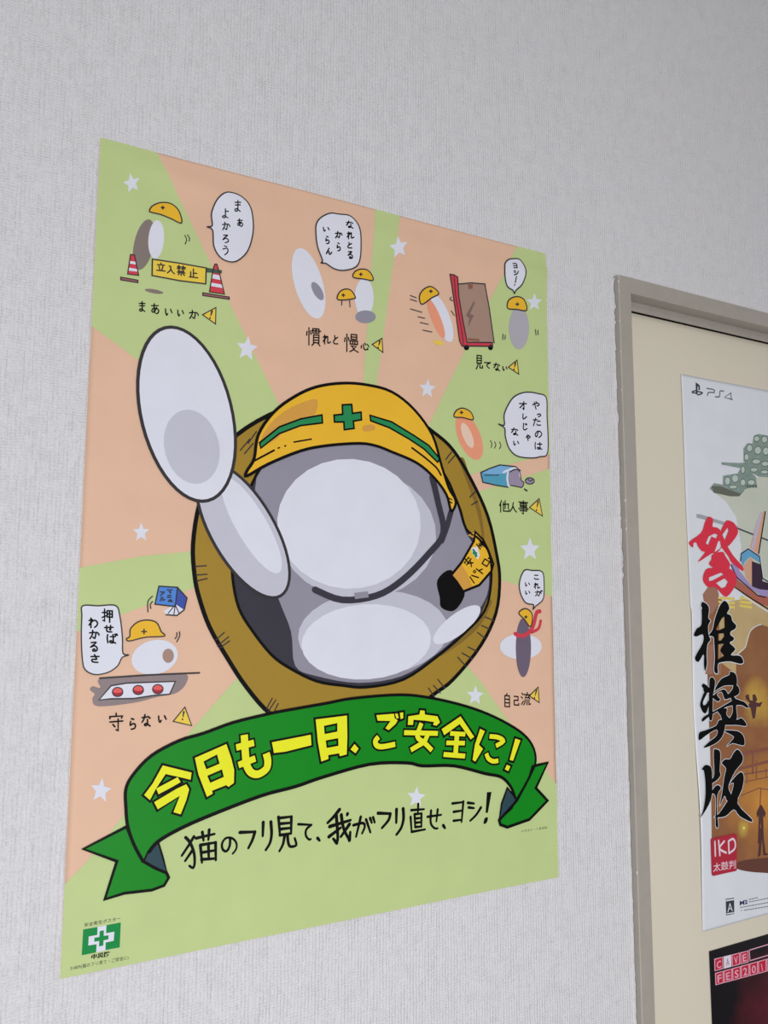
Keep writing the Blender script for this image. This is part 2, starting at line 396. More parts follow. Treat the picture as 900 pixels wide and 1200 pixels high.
# the sheet itself with thickness
def sheet(paper, x0, x1, z0, z1, mat, base, edge=lambda z: 0.0, name='paper_sheet'):
    g = paper.g if paper.bump else .03
    def cuts(a, b):
        k = math.floor(a / g) + 1; out = [a]
        while k * g < b - 1e-5:
            if k * g > a + 1e-5: out.append(k * g)
            k += 1
        return out + [b]
    XS, ZS = cuts(x0, x1), cuts(z0, z1); nx, nz = len(XS) - 1, len(ZS) - 1; V = []; F = []
    for k, off in ((0, 0.0), (1, .00028)):
        for j in range(nz + 1):
            for i in range(nx + 1):
                z = ZS[j]; x = XS[i] + edge(z) * (1 - i / nx)
                V.append((x - base.x, paper.y - paper.h(x, z) + off - base.y, z + ZO - base.z))
    n1 = (nx + 1) * (nz + 1)
    def q(i, j): return j * (nx + 1) + i
    for j in range(nz):
        for i in range(nx):
            F.append((q(i, j), q(i + 1, j), q(i + 1, j + 1), q(i, j + 1)))
            F.append((n1 + q(i, j), n1 + q(i, j + 1), n1 + q(i + 1, j + 1), n1 + q(i + 1, j)))
    for i in range(nx):
        F.append((q(i, 0), n1 + q(i, 0), n1 + q(i + 1, 0), q(i + 1, 0))); F.append((q(i, nz), q(i + 1, nz), n1 + q(i + 1, nz), n1 + q(i, nz)))
    for j in range(nz):
        F.append((q(0, j), q(0, j + 1), n1 + q(0, j + 1), n1 + q(0, j))); F.append((q(nx, j), n1 + q(nx, j), n1 + q(nx, j + 1), q(nx, j + 1)))
    o = mesh_obj(name, V, F, mat, paper.root)
    for p in o.data.polygons: p.use_smooth = True
    return o
PEACH = pmat('peach_ink', (205, 167, 143)); GREEN = pmat('pale_green_ink', (172, 186, 128))
WHITE = pmat('white_ink', (200, 200, 214)); LINE = pmat('black_ink', (9, 8, 9), rough=.5, spec=.12); LINE2 = pmat('soft_line_ink', (48, 44, 48), rough=.4)
YEL = pmat('helmet_yellow_ink', (224, 164, 42)); YELD = pmat('helmet_shade_ink', (192, 140, 62)); RIBG = pmat('ribbon_green_ink', (6, 120, 20))
RIBD = pmat('ribbon_dark_ink', (38, 62, 72)); LEM = pmat('lemon_ink', (222, 216, 32)); GOLD = pmat('ring_gold_ink', (146, 116, 40)); GOLDD = pmat('ring_shade_ink', (118, 92, 38))
GRY = pmat('grey_ink', (132, 128, 142)); LGR = pmat('light_grey_ink', (176, 175, 188)); DGR = pmat('dark_grey_ink', (50, 48, 58)); CRG = pmat('cross_green_ink', (30, 122, 72))
RED = pmat('red_ink', (188, 56, 70)); BRN = pmat('box_brown_ink', (150, 122, 108)); BLUE = pmat('blue_ink', (70, 118, 190)); BLUD = pmat('navy_ink', (52, 72, 150)); TEAL = pmat('teal_ink', (74, 142, 168))
TAB = pmat('tabby_ink', (120, 108, 104)); ORG = pmat('orange_ink', (214, 138, 110)); WARN = pmat('warning_yellow_ink', (226, 182, 70)); LOGO = pmat('logo_green_ink', (0, 122, 56)); PUR = pmat('slate_ink', (98, 86, 104))
SIGNY = pmat('sign_yellow_ink', (220, 182, 66)); SHAD = pmat('table_grey_ink', (128, 114, 116))

sheet(S, 0, SP_SIZE[0], 0, SP_SIZE[1], PEACH, sp.location)
def clipped(ink, pts):               # keep background rays inside the sheet
    poly = [S.W(*q) for q in P(pts)]
    for ax, lim, sg in ((0, 0, 1), (0, SP_SIZE[0], -1), (1, 0, 1), (1, SP_SIZE[1], -1)):
        o = []
        for i in range(len(poly)):
            a, b = poly[i - 1], poly[i]; da, db = (a[ax] - lim) * sg, (b[ax] - lim) * sg
            if (da >= 0) != (db >= 0):
                t = da / (da - db); o.append((a[0] + (b[0] - a[0]) * t, a[1] + (b[1] - a[1]) * t))
            if db >= 0: o.append(b)
        poly = o
    ink.tri(poly); return ink
for r in ('100 150 182 177 290 400 382 587 180 437 110 385 90 372',
          '439 240 469 246 441 448 430 600 420 600 425 448',
          '609 280 650 290 650 531 561 553 455 595 525 450',
          '650 548 643 549.5 560 576 470 600 585 679 645.6 699 655 702',
          '85 668 97 664.6 167 651.6 224.5 646 380 620 218.7 692 140 721 85 742',
          '60 1048 78 1033 104 1006 222 857 270 802 420 640 550 784 563.7 800 589 836.7 648 915.5 660 930 670 1040 60 1160'):
    clipped(Ink(S), r).out('green_ray', GREEN, 1)
for x, y, r, a in ((154, 216, 11, -12), (466, 291, 12, -10), (289, 409, 14, 8), (625, 355, 10, 0), (500, 456, 11, 5), (165, 624, 11, 0), (620, 644, 13, 0), (556, 815, 11, 3), (118, 926, 14, 8), (487, 934, 12, 5), (612, 1200, 0, 0)):
    if r: Ink(S).star(x, y, r, a).out('star', WHITE, 2)

# ring with the opening behind the hat
ring_out = '277 510 250 545 233 591 225.5 638 227.5 675 233 701 245 735 265 770 288 805 317 837 360 860 450 858 504 816 530 796 562 756 580 718 584 680 580.6 650 570.5 606 550 561 530 528 507 507 460 475 400 462 330 480'
ring_in = '273 654 272 678 279 712 294 738 317 767 339 783 370 798 400 803 429 805 472 796 510 770 544 741 567 715 574 683 572 650 560 632 545 620 535 590 510 545 450 520 380 510 320 530 285 590'
ring = Ink(S).fill(smooth(P(ring_out), True), [smooth(P(ring_in), True)]).out('wooden_ring', GOLD, 3)
Ink(S).fill(ring_in, sm=True).out('ring_opening', DGR, 3)
Ink(S).line(ring_out, 4.2, sm=True, closed=True).line(ring_in, 3, sm=True, closed=True).out('ring_outline', LINE, 9, ring)
for t_ in ('572 705 560 730 540 750 515 768', '540 540 560 600 566 640'): Ink(S).line(t_, 7, sm=True, w2=2).out('ring_shade', GOLDD, 4, ring)
h = Ink(S)
for t in ('281 528 292 515', '286 532 296 520', '290 520 300 506', '228 664 241 663', '229 674 242 673', '230 681 242 678', '252 750 262 741', '254 757 267 746', '257 759 268 751', '311 831 318 818', '313 834 322 820', '319 836 325 824',
          '501 806 509 818', '507 803 515 812', '512 796 520 806', '535 770 545 781', '540 765 552 772', '547 758 557 763', '558 741 567 748', '563 733 574 738', '567 723 577 727', '521 539 528 530', '524 543 532 534', '549 583 556 576', '551 592 558 588'):
    h.line(t, 1.2)
h.out('ring_hatching', LINE2, 10, ring)

# plain stand-in patches (no figure) in the opening and beside it
Ink(S).fill('300 560 340 520 480 520 525 570 545 625 568 655 571 690 560 715 540 740 508 768 470 792 420 800 370 792 345 780 340 740 325 700 305 640', sm=True).out('grey_patch', GRY, 4)
Ink(S).oval(408, 614, 84, 76, 4).oval(428, 752, 76, 44, -4).out('white_patch', WHITE, 6)
Ink(S).oval(436, 742, 88, 50, -4).oval(418, 626, 92, 76, 4).out('pale_grey_patch', LGR, 5)
Ink(S).fill('511 680 527 668 542 690 541 703 530 716 516 712 514 700', sm=True).out('dark_patch', LINE, 6)
blob = Ink(S).oval(534, 732, 34, 12, -38).out('white_patch', WHITE, 6)
arm = Ink(S).oval(284, 622, 37, 88, -30, 40).out('pale_grey_patch', LGR, 9.4)
Ink(S).oval(294, 616, 18, 64, -30).out('white_patch', WHITE, 9.6)
fist = Ink(S).oval(218, 486, 53, 104, -14, 48).out('white_patch', WHITE, 10)
Ink(S).oval(224, 524, 32, 44, -14).out('pale_grey_patch', LGR, 11)
oo = Ink(S)
def ell(cx, cy, rx, ry, rot, n=48):
    c, d = math.cos(math.radians(rot)), math.sin(math.radians(rot))
    return [(cx + rx * math.cos(2 * math.pi * i / n) * c - ry * math.sin(2 * math.pi * i / n) * d, cy + rx * math.cos(2 * math.pi * i / n) * d + ry * math.sin(2 * math.pi * i / n) * c) for i in range(n)]
oo.line(ell(218, 486, 53, 104, -14), 3.2, closed=True).out('patch_outline', LINE2, 12)
Ink(S).line(ell(284, 622, 37, 88, -30), 3, closed=True).out('patch_outline', LINE2, 9.8)

# hard hat
hat_pts = '288.7 558 314 544 351.6 528.7 382.7 522.5 420 520 440 523 458 530 486.7 542.7 507 560 521.4 580 527 599 532 592 531 584 524 572 515.6 545 505.5 511 484 480.6 458 460 429 451.7 400 449.7 370 454 345 465 320 483.6 302 510 297 538 288.7 552'
hat = Ink(S).fill(hat_pts, sm=True).out('hard_hat', YEL, 13)
Ink(S).fill('304 520 316 497 340 478 368 468 371 478 363 492 338 500 322 516', sm=True).fill('424 500 436 498 438 504 426 506', sm=True).out('hat_shade', YELD, 14, hat)
Ink(S, (140, 370, 3.214)).fill('525 480 600 420 680 390 760 375 762 405 680 415 600 445 530 500').out('hat_stripe', CRG, 14.5, hat)
Ink(S, (400, 430, 3.46)).fill('112 198 200 225 290 280 350 320 395 375 385 388 330 334 270 294 190 248 115 220').out('hat_stripe', CRG, 14.5, hat)
cross_pts = '400 475 411 474.5 412 485 422 483.5 422.5 492.5 413 494 414 502.5 402.5 504 402 495 391 495 390.5 487 400.5 486'
Ink(S).fill(cross_pts).out('green_cross', CRG, 14, hat)
i = Ink(S).line(hat_pts, 3.2, sm=True, closed=True).line(cross_pts, 1.8, closed=True)
i.g = (140, 370, 3.214); i.line('525 480 600 420 680 390 760 375 762 405 680 415 600 445 530 500', 1.8, closed=True).line('505 548 580 508', 2, sm=True).line('595 500 600 498', 1.5).line('620 492 624 491', 1.5).line('655 477 720 466', 1.6)
i.g = (400, 430, 3.46); i.line('112 198 200 225 290 280 350 320 395 375 385 388 330 334 270 294 190 248 115 220', 1.8, closed=True).line('282 330 335 370 380 410 398 440', 2, sm=True).line('425 530 442 540', 1.3).line('427 545 443 553', 1.3)
i.out('hat_outline', LINE, 15, hat)
Ink(S).line('505 560 512 590 518 625 500 650 470 680 440 698 400 703 368 691', 7, sm=True, w2=6).line('527 600 522 618 516 634', 6, sm=True).out('chin_strap', DGR, 12, hat)
Ink(S).fill('414 695 430 693 431 700 415 702').out('strap_buckle', GRY, 13, hat)

# arm band with writing
g8 = (500, 610, 6.67)
band = Ink(S, g8).fill('180 428 260 330 360 160 370 90 430 150 470 230 510 340 495 395 400 505 275 555 225 480').out('arm_band', YEL, 8)
Ink(S, g8).fill('185 428 230 368 262 350 300 400 330 480 350 528 275 552 228 480').fill('310 115 370 90 362 140').out('band_shade', YELD, 9, band)
Ink(S, g8).fill('338 215 385 205 405 270 390 305 345 262').out('band_patch', WHITE, 9, band)
Ink(S, g8).fill('345 222 362 225 368 240 385 252 382 268 388 282 370 290 360 270 345 258 350 245').out('green_cross', CRG, 10, band)
i = Ink(S, g8).line('180 428 260 330 360 160 370 90 430 150 470 230 510 340 495 395 400 505 275 555 225 480', 2.6, closed=True)
i.text('安 320 325 70 80', 1.4, rot=-52).text('全 415 188 62 66', 1.4, rot=52).text('パ 355 450 70 80', 1.4, rot=-52).text('ト 408 388 60 70', 1.4, rot=-52).text('ロ 450 330 60 60', 1.4, rot=-58).line(ell(362, 400, 9, 9, 0, 12), 1.1, closed=True).line('470 298 480 290', 1.4)
i.out('band_writing', LINE, 11, band)

# ribbon banner
top = '166.7 1008 156 988 149 967 147 946 147 924 156 906.7 177 885 209 867.6 238 858.7 273 846 316 835.6 340 831 380 824 413 818 468 814 505 818 545 827.5 578 840 607.7 857 622 873 626 891.7 618.7 910 604 935.7'
bot = '602 934 596.7 921 585.7 910 567 906 530.7 897 494 897 475.7 893.5 431.7 895 376.7 910 344.5 921 305 931.6 245 954.7 209 970.7 184.5 985 174 997'
g7 = (60, 800, 2.8125); g8b = (340, 800, 2.727)
rb = Ink(S).fill(smooth(P(top), False) + smooth(P(bot), False)).out('ribbon', RIBG, 18)
tails = ((g7, '247 472 105 545 215 585 175 710 240 690 330 680 370 665 385 640 378 624 340 608 300 585 270 530', '302 588 318 552 350 520 365 570 380 625 340 605'),
         (g8b, '770 266 818 255 780 335 817 375 760 435 690 460 668 452 664 438 720 375 760 300', '690 335 718 370 704 400 664 438 672 385'))
for g_, a, b in tails:
    Ink(S, g_).fill(a).out('ribbon_tail', RIBG, 17, rb); Ink(S, g_).fill(b).out('ribbon_underside', RIBD, 18, rb)
i = Ink(S).line(top, 3.4, sm=True).line(bot, 3.2, sm=True)
for g_, a, b in tails: i.g = g_; i.line(a, 3, closed=True); i.line(b, 2, closed=True)
i.out('ribbon_outline', LINE, 19, rb)

r1, r2, r3 = (160, 860, 6), (300, 830, 6), (430, 820, 5)
YT = {  # banner characters: (frame, polygons with holes, thick strokes)
 'a': (r1, [('180 218 382 268 375 318 300 300 200 278 130 385 90 460 50 425 110 345', []), ('135 380 285 300 305 335 235 375 150 420', []), ('120 475 280 380 345 350 365 385 345 460 305 560 255 545 300 430 145 525', [])], []),
 'b': (r1, [('405 165 625 68 660 170 680 250 678 340 640 368 625 355 525 395 530 415 490 438 430 280', ['465 190 560 140 578 205 485 245', '492 290 595 245 608 298 512 340'])], []),
 'c': (r1, [], [('750 3 757 120 768 215 800 268 850 278 905 240 915 185 903 132', 7.6), ('694 92 818 58', 6.6), ('710 215 828 168', 6.6)]),
 'd': (r2, [('103 235 375 182 380 255 200 300 118 310', [])], []),
 'e': (r2, [('410 75 630 48 632 200 628 320 580 333 575 312 498 325 500 352 450 370 425 230', ['468 120 562 100 562 160 472 178', '480 222 568 206 570 260 487 275'])], []),
 'f': (r2, [('683 248 712 280 690 312 655 285', [])], []),
 'g': (r3, [('48 88 150 80 155 106 172 118 160 140 120 175 100 165 130 122 55 120', []), ('157 80 172 78 178 105 166 108', []), ('185 75 205 72 205 105 190 112', [])], [('60 215 42 238 50 265 85 272 158 258', 5.4)]),
 'h': (r3, [('235 95 300 85 305 60 330 62 332 85 405 95 420 130 400 150 380 145 385 128 330 120 265 115 262 145 232 145', [])], [('210 190 408 195', 5), ('312 135 288 212 330 250 374 294', 5), ('352 195 330 245 250 292', 5)]),
 'i': (r3, [('540 95 620 215 600 230 535 140 445 205 430 170', [])], [('480 195 568 200', 4.6), ('458 250 566 252', 4.6), ('442 318 568 328', 5), ('520 200 512 318', 5.6)]),
 'j': (r3, [('655 168 682 182 648 262 672 285 628 360 612 350 625 260', [])], [('710 212 760 218 790 240 748 268', 4.6), ('692 312 704 342 732 358 762 354', 4.6)]),
 'k': (r3, [('860 225 890 235 848 355 828 350', []), ('812 378 832 388 820 415 800 405', [])], []),
}
for k, (g_, polys, sts) in YT.items():
    a = Ink(S, g_); b = Ink(S, g_)
    for pts, holes in polys:
        b.fill(pts, holes); a.line(pts, 4.6, closed=True)
        for hh in holes: a.line(hh, 4.2, closed=True)
    for pts, wd in sts:
        b.line(pts, wd, sm=len(P(pts)) > 3, cap=False); a.line(pts, wd + 3.9, sm=len(P(pts)) > 3, cap=False, ext=2.1)
    a.out('letter_outline', LINE, 20, rb); b.out('banner_letter', LEM, 21, rb)

# brush line under the ribbon
def brush(g_, strokes, w=2.6, w2=1.9):
    i = Ink(S, g_)
    for t in strokes.split('|'): i.line(t, w, sm=True, w2=w2)
    return i
s1, s2, s3 = (200, 930, 5.625), (340, 920, 6.4286), (460, 900, 6.4286)
for g_, t, ww in (
  (s1, '150 280 110 345 70 405|95 285 125 320 150 385 155 450 145 485 120 472|140 370 92 440|165 290 285 262|205 250 213 305|250 235 245 300|192 335 203 450|195 335 292 318|292 318 294 435|200 430 293 424|198 385 290 370|245 325 248 430', 2.6),
  (s1, '388 290 385 340 365 375 340 365 335 325 360 290 400 290 428 320 428 360 405 392', 2.2), (s1, '452 252 550 248|550 248 535 300 508 355', 2.8), (s1, '605 185 602 275|655 182 660 260 650 320 622 368', 2.8),
  (s1, '705 150 715 270|705 158 788 148|790 148 788 260|712 195 788 188|715 230 788 222|715 270 788 258|745 275 735 330 712 375|765 270 770 320 785 345 822 335 812 290', 2.6),
  (s2, '55 290 152 295|152 295 115 330 112 375 135 405 150 402', 2.2), (s2, '200 395 215 413', 2.8),
  (s2, '365 180 320 235 275 280|290 308 448 260|340 220 352 380 345 432|345 432 318 400|285 385 372 318|378 220 395 320 440 412|440 412 446 350|440 290 375 385|425 212 422 222', 3),
  (s2, '470 298 540 282 555 310 535 360|525 235 490 385|565 255 598 352|595 245 608 280|618 240 630 278', 2.5), (s2, '655 208 748 212|748 212 735 260 685 320', 2.8), (s2, '795 180 793 280|845 175 848 250 830 320 795 370', 2.9),
  (s3, '135 315 232 308|188 268 185 340|160 345 165 445|162 345 212 340|212 340 212 440|165 378 210 373|165 410 210 405|165 442 212 438|130 365 138 480|138 478 240 460', 2.2),
  (s3, '258 365 362 350|335 310 325 400|285 318 282 410 310 450 335 452', 2.2), (s3, '377 430 390 450', 2.8),
  (s3, '445 265 528 255|528 250 515 405|455 328 522 318|455 395 518 388', 2.2), (s3, '562 260 608 265|568 295 608 300|660 295 625 350 580 395', 2.4)):
    brush(g_, t, ww * 1.28, ww * .95).out('slogan_letter', LINE, 5)
Ink(S, s3).fill('705 180 740 178 712 335 695 335').fill('690 375 712 370 708 400 690 420 680 410', sm=True).out('slogan_letter', LINE, 5)

# side scenes: bubbles, props, small hats, captions (the figures are left out; plain patches keep their colours)
def bubble(g_, pts, writing, lw=1.15, sl=0.05):
    b = Ink(S, g_).fill(pts, sm=True).out('speech_bubble', WHITE, 12)
    Ink(S, g_).line(pts, 1.3, sm=True, closed=True).out('bubble_outline', LINE2, 13, b)
    Ink(S, g_).text(writing, lw, sl).out('bubble_writing', LINE, 13, b)
def warn(g_, pts, bang):
    b = Ink(S, g_).fill(pts).out('warning_triangle', WARN, 5)
    x0, y0, x1, y1 = nums(bang); q = lambda t: (x0 + (x1 - x0) * t, y0 + (y1 - y0) * t)
    Ink(S, g_).line(pts, 1.4, closed=True).line([q(-.15), q(.6)], 1.9, w2=1.1).line([q(.98), q(1.06)], 1.6).out('triangle_outline', LINE2, 6, b)
def hat_small(g_, pts, mark=None, lay=9):
    b = Ink(S, g_).fill(pts, sm=True).out('hard_hat', YEL, lay)
    i = Ink(S, g_).line(pts, 1.3, sm=True, closed=True)
    if mark:
        x, y, s_ = mark; i.line('%f %f %f %f' % (x - s_, y, x + s_, y), 1.4, cap=False).line('%f %f %f %f' % (x, y - s_, x, y + s_), 1.4, cap=False)
    i.out('hat_outline', LINE2, lay + 1, b)
def patch(g_, mat, lay, *o):
    i = Ink(S, g_)
    for a in o: i.oval(*a)
    i.out('plain_patch', mat, lay)
def caption(g_, t, lw=1.25, sl=.08): Ink(S, g_).text(t, lw, sl).out('caption', LINE, 5)

A1 = (130, 220, 5)
bubble(A1, '690 40 750 60 800 110 825 180 828 270 800 370 750 425 700 440 640 415 600 350 592 255 560 236 590 228 585 160 610 90 650 50',
       'ま 735 120 52 70; あ 752 212 42 50; よ 665 160 50 60; か 670 232 55 55; ろ 668 305 50 55; う 668 372 50 60')
patch(A1, TAB, 4, (190, 340, 58, 150, 12)); patch(A1, WHITE, 5, (262, 310, 46, 112, 4))
patch(A1, TAB, 3, (250, 612, 55, 12, 10))
sg = Ink(S, A1).fill('240 425 400 448 555 475 552 568 400 550 238 520').out('barrier_sign', SIGNY, 7)
Ink(S, A1).line('240 425 400 448 555 475 552 568 400 550 238 520', 1.4, closed=True).text('立 290 475 58 58; 入 348 487 50 50; 禁 408 492 56 62; 止 480 508 56 58', 1.3, .12).out('sign_writing', LINE2, 8, sg)
Ink(S, A1).fill('552 472 648 488 645 508 552 500').out('barrier_bar', pmat('dark_green_ink', (60, 80, 66)), 6)
for pts, bands, base in (('596 480 606 452 618 452 628 485 662 628 574 615', ('592 510 632 518 638 545 588 535', '582 560 646 572 650 592 580 580'), '535 620 690 645 690 658 535 636'),
                         ('112 398 135 400 160 520 95 512', ('106 435 140 440 144 456 104 450', '102 475 150 482 154 498 98 492'), '55 530 155 548 155 562 55 546')):
    c_ = Ink(S, A1).fill(pts).out('traffic_cone', RED, 5); i = Ink(S, A1)
    for b_ in bands: i.fill(b_)
    i.out('cone_band', WHITE, 6, c_); Ink(S, A1).fill(base).out('cone_base', pmat('dull_red_ink', (140, 84, 88)), 6, c_)
    Ink(S, A1).line(pts, 1.1, closed=True).line(base, 1.1, closed=True).out('cone_outline', LINE2, 7, c_)
hat_small(A1, '222 145 240 115 290 95 350 102 395 145 410 214 350 190 290 166 240 154', (300, 125, 12))
Ink(S, A1).line('430 285 440 310 432 335', 1, sm=True).line('445 282 457 300 455 318', 1, sm=True).out('motion_mark', LINE2, 5)
caption(A1, 'ま 180 702 52 66; あ 256 714 60 66; い 335 732 56 66; い 405 738 50 60; か 482 748 66 60')
warn(A1, '612 706 534 748 610 802', '588 732 578 766')

A2 = (330, 240, 6.67)
bubble(A2, '370 78 440 85 520 95 575 150 605 230 612 350 600 450 560 500 470 520 400 505 340 466 302 462 312 440 275 340 260 240 262 160 300 110',
       'な 520 168 74 66; れ 528 250 66 62; と 525 325 54 56; る 528 400 58 66; か 436 245 66 60; ら 438 338 46 72; い 338 202 66 50; ら 350 285 48 66; ん 360 372 60 56', 1.3)
patch(A2, WHITE, 4, (205, 620, 110, 285, -16), (640, 730, 74, 150, 0)); patch(A2, GRY, 5, (275, 680, 34, 80, -30), (650, 880, 80, 50, 0))
hat_small(A2, '553 572 565 530 610 510 660 515 695 550 706 596 630 586', (612, 550, 14)); hat_small(A2, '428 742 445 690 490 665 535 675 567 722 560 738 480 750', (475, 712, 14))
Ink(S, A2).line('465 755 462 790', 1).line('525 755 528 805', 1).out('strap_end', LINE2, 9)
caption(A2, '慣 245 1035 120 150; れ 348 1058 74 84; と 418 1060 58 84; 慢 540 1085 118 150; 心 645 1110 74 78')
warn(A2, '778 1048 702 1096 786 1158', '760 1075 748 1120')

A3 = (480, 290, 5.625)
bubble(A3, '675 80 715 85 740 130 745 190 730 250 694 286 683 308 674 288 635 260 612 190 615 120 640 88', 'ヨ 680 130 36 42; シ 682 178 36 38; ! 684 232 40 66', 1.2)
Ink(S, A3).fill('312 245 400 237 490 245 520 400 552 632 375 620 345 450').out('cardboard_box', BRN, 4)
Ink(S, A3).fill('262 180 290 185 312 200 320 330 350 500 374 628 540 630 542 655 340 652 325 620 300 430 275 260').out('push_cart', RED, 6)
Ink(S, A3).fill('378 245 412 245 410 275 384 278').fill('380 600 455 606 455 620 380 616').out('box_tape', pmat('tape_brown_ink', (128, 82, 66)), 5)
Ink(S, A3).fill('422 350 425 370 395 440 420 450 380 530 390 470 368 450').out('box_mark', pmat('mark_brown_ink', (116, 92, 86)), 5)
Ink(S, A3).oval(370, 662, 18, 18).oval(528, 662, 16, 18).out('cart_wheel', LINE, 7)
i = Ink(S, A3).line('312 245 400 237 490 245 520 400 552 632', 1.2).line('262 180 290 185 312 200 320 330 350 500 374 628 540 630 542 655 340 652 325 620 300 430 275 260', 1.3, closed=True).line('288 195 300 330 340 560 350 640', 1)
for t in ('0 320 40 335', '0 345 42 358', '0 408 75 430', '50 460 95 470', '65 498 118 510', '82 548 142 560', '610 575 608 610', '625 580 622 608', '822 545 826 580', '838 550 840 578', '270 330 262 345 280 355', '290 450 270 420'): i.line(t, 1)
i.out('ink_lines', LINE2, 8)
patch(A3, WHITE, 4, (210, 470, 52, 165, -20)); patch(A3, ORG, 5, (170, 470, 30, 140, -22)); patch(A3, pmat('tabby_grey_ink', (158, 154, 162)), 5, (715, 535, 66, 140, 0))
patch(A3, WARN, 5, (185, 630, 34, 14, 15))
hat_small(A3, '76 378 60 325 90 278 140 262 188 306 140 336', (135, 292, 12)); hat_small(A3, '640 404 648 350 700 328 748 350 764 418 700 412', (703, 378, 12))
caption(A3, '見 453 760 54 100; て 508 778 50 50; な 570 790 56 62; い 622 800 40 44')
warn(A3, '702 746 645 792 713 838', '690 768 682 806')

A4 = (510, 450, 6.43)
bubble(A4, '680 65 760 75 826 106 832 250 838 515 780 550 710 560 610 545 550 490 520 400 514 335 468 305 512 312 512 230 560 130 610 85',
       'や 750 165 66 66; っ 772 235 44 44; た 755 292 70 66; の 766 380 66 66; は 766 468 68 66; オ 652 165 66 66; レ 662 250 44 50; じ 664 326 50 62; や 690 408 40 50; な 590 362 70 66; い 600 448 56 50', 1.3)
patch(A4, ORG, 4, (250, 400, 84, 185, -22)); patch(A4, pmat('cream_ink', (222, 182, 164)), 5, (235, 390, 34, 100, -22))
hat_small(A4, '135 250 150 205 200 185 260 215 277 272 200 256', (190, 218, 14))
i = Ink(S, A4); [i.line(t, 1, sm=True) for t in ('408 428 420 450 415 480', '440 438 450 460 440 485', '478 440 488 465 478 490')]; i.out('motion_mark', LINE2, 5)
tb = Ink(S, A4).fill('335 670 400 640 480 612 600 630 555 665 540 778 450 765 350 742').out('waste_bin', TEAL, 5)
Ink(S, A4).fill('335 670 400 640 480 612 600 630 540 672 440 685').out('bin_top', pmat('light_blue_ink', (110, 156, 196)), 6, tb)
Ink(S, A4).fill('555 665 600 645 630 665 640 725 655 745 645 780 610 775 560 765 545 740', sm=True).oval(705, 732, 34, 24).out('rubbish', pmat('rubbish_ink', (138, 126, 148)), 6)
Ink(S, A4).line('505 668 545 650 600 632 628 650 632 700', 2, sm=True).line('540 668 535 720 545 775', 2.2, sm=True).out('bin_rim', WHITE, 7, tb)
i = Ink(S, A4).line('335 670 400 640 480 612 600 625 635 655', 1.3).line('335 670 350 742 450 765 540 780', 1.3).line('365 690 470 688', .9).line('665 795 682 806', 1.8).line(ell(705, 732, 34, 24, 0, 14), 1.1, closed=True).line('555 665 600 645 630 665 640 725 660 745 645 780 610 775 560 765', 1.1, sm=True).line('690 720 710 735 730 720', 1)
i.out('ink_lines', LINE2, 8)
caption(A4, '他 510 925 84 96; 人 580 930 62 76; 事 656 935 84 110', 1.3)
warn(A4, '775 866 702 932 800 996', '765 895 755 950')

A5 = (570, 660, 6.67)
bubble(A5, '285 58 350 58 422 65 440 130 438 270 400 318 380 332 356 360 360 325 300 310 258 240 248 150', 'こ 380 110 50 46; れ 385 178 58 52; が 398 236 66 52; い 310 165 48 46; い 312 230 50 44', 1.2)
patch(A5, PUR, 5, (280, 660, 60, 230, 0)); patch(A5, WHITE, 4, (260, 650, 165, 100, 0))
hat_small(A5, '245 390 290 355 335 375 352 420 335 497 290 440', (300, 420, 12))
Ink(S, A5).line('215 552 270 568 330 535 362 480 385 390 412 376', 4.2, sm=True).line('345 540 400 510 418 450', 3, sm=True).out('red_scarf', RED, 7)
caption(A5, '自 155 1070 60 110; 己 225 1075 50 90; 流 300 1062 84 112')
warn(A5, '398 968 328 1036 405 1088', '382 1000 368 1050')

A6 = (90, 680, 6)
bubble(A6, '40 180 150 180 270 178 300 250 318 400 322 512 362 525 316 542 285 600 220 645 130 662 60 630 38 560 30 400 34 250',
       '押 212 248 84 98; せ 222 340 72 62; ば 242 410 86 78; わ 115 300 80 80; か 120 382 84 72; る 118 466 76 78; さ 126 550 80 66', 1.6)
Ink(S, A6).fill('160 690 400 680 740 655 770 715 700 790 560 820 400 860 150 885 108 835 125 800 92 770 110 745 165 755', sm=True).out('table_top', SHAD, 4)
pn = Ink(S, A6).fill('155 840 240 740 350 722 690 710 650 800 540 808 400 830 240 832').out('button_panel', WHITE, 7)
i = Ink(S, A6); j = Ink(S, A6); k_ = Ink(S, A6)
for x, y in ((285, 782), (430, 768), (567, 762)):
    i.oval(x, y + 12, 37, 26); j.oval(x, y - 8, 36, 17); k_.line(ell(x, y + 2, 37, 32, 0, 16), 1.1, closed=True)
i.out('button_side', pmat('deep_red_ink', (150, 36, 50)), 8, pn); j.out('button_top', pmat('button_red_ink', (206, 82, 82)), 9, pn)
k_.line('155 840 240 740 350 722 690 710 650 800 540 808 400 830 240 832', 1.4, closed=True).line('160 688 500 665 858 650', 1.7).out('panel_outline', LINE2, 10, pn)
patch(A6, WHITE, 3, (545, 540, 165, 120, -15)); patch(A6, pmat('tan_patch_ink', (150, 122, 112)), 3.5, (640, 530, 40, 50, 0))
hat_small(A6, '346 412 370 395 376 340 430 292 500 280 560 300 590 360 614 382 600 394 480 400 370 426', (470, 360, 20))
bk = Ink(S, A6).fill('575 42 705 50 690 185 548 168').out('manual_book', BLUE, 5)
Ink(S, A6).fill('705 50 772 125 752 208 692 168').out('book_back', BLUD, 5, bk); Ink(S, A6).fill('565 180 610 215 690 165 752 208 700 248 625 242 600 205').out('book_pages', WHITE, 4, bk)
i = Ink(S, A6).line('575 42 705 50 690 185 548 168', 1.4, closed=True).line('705 50 772 125 752 208 700 248 625 242', 1.4).line('690 170 640 232', 1).line('690 170 680 240', 1).line('690 175 718 235', 1)
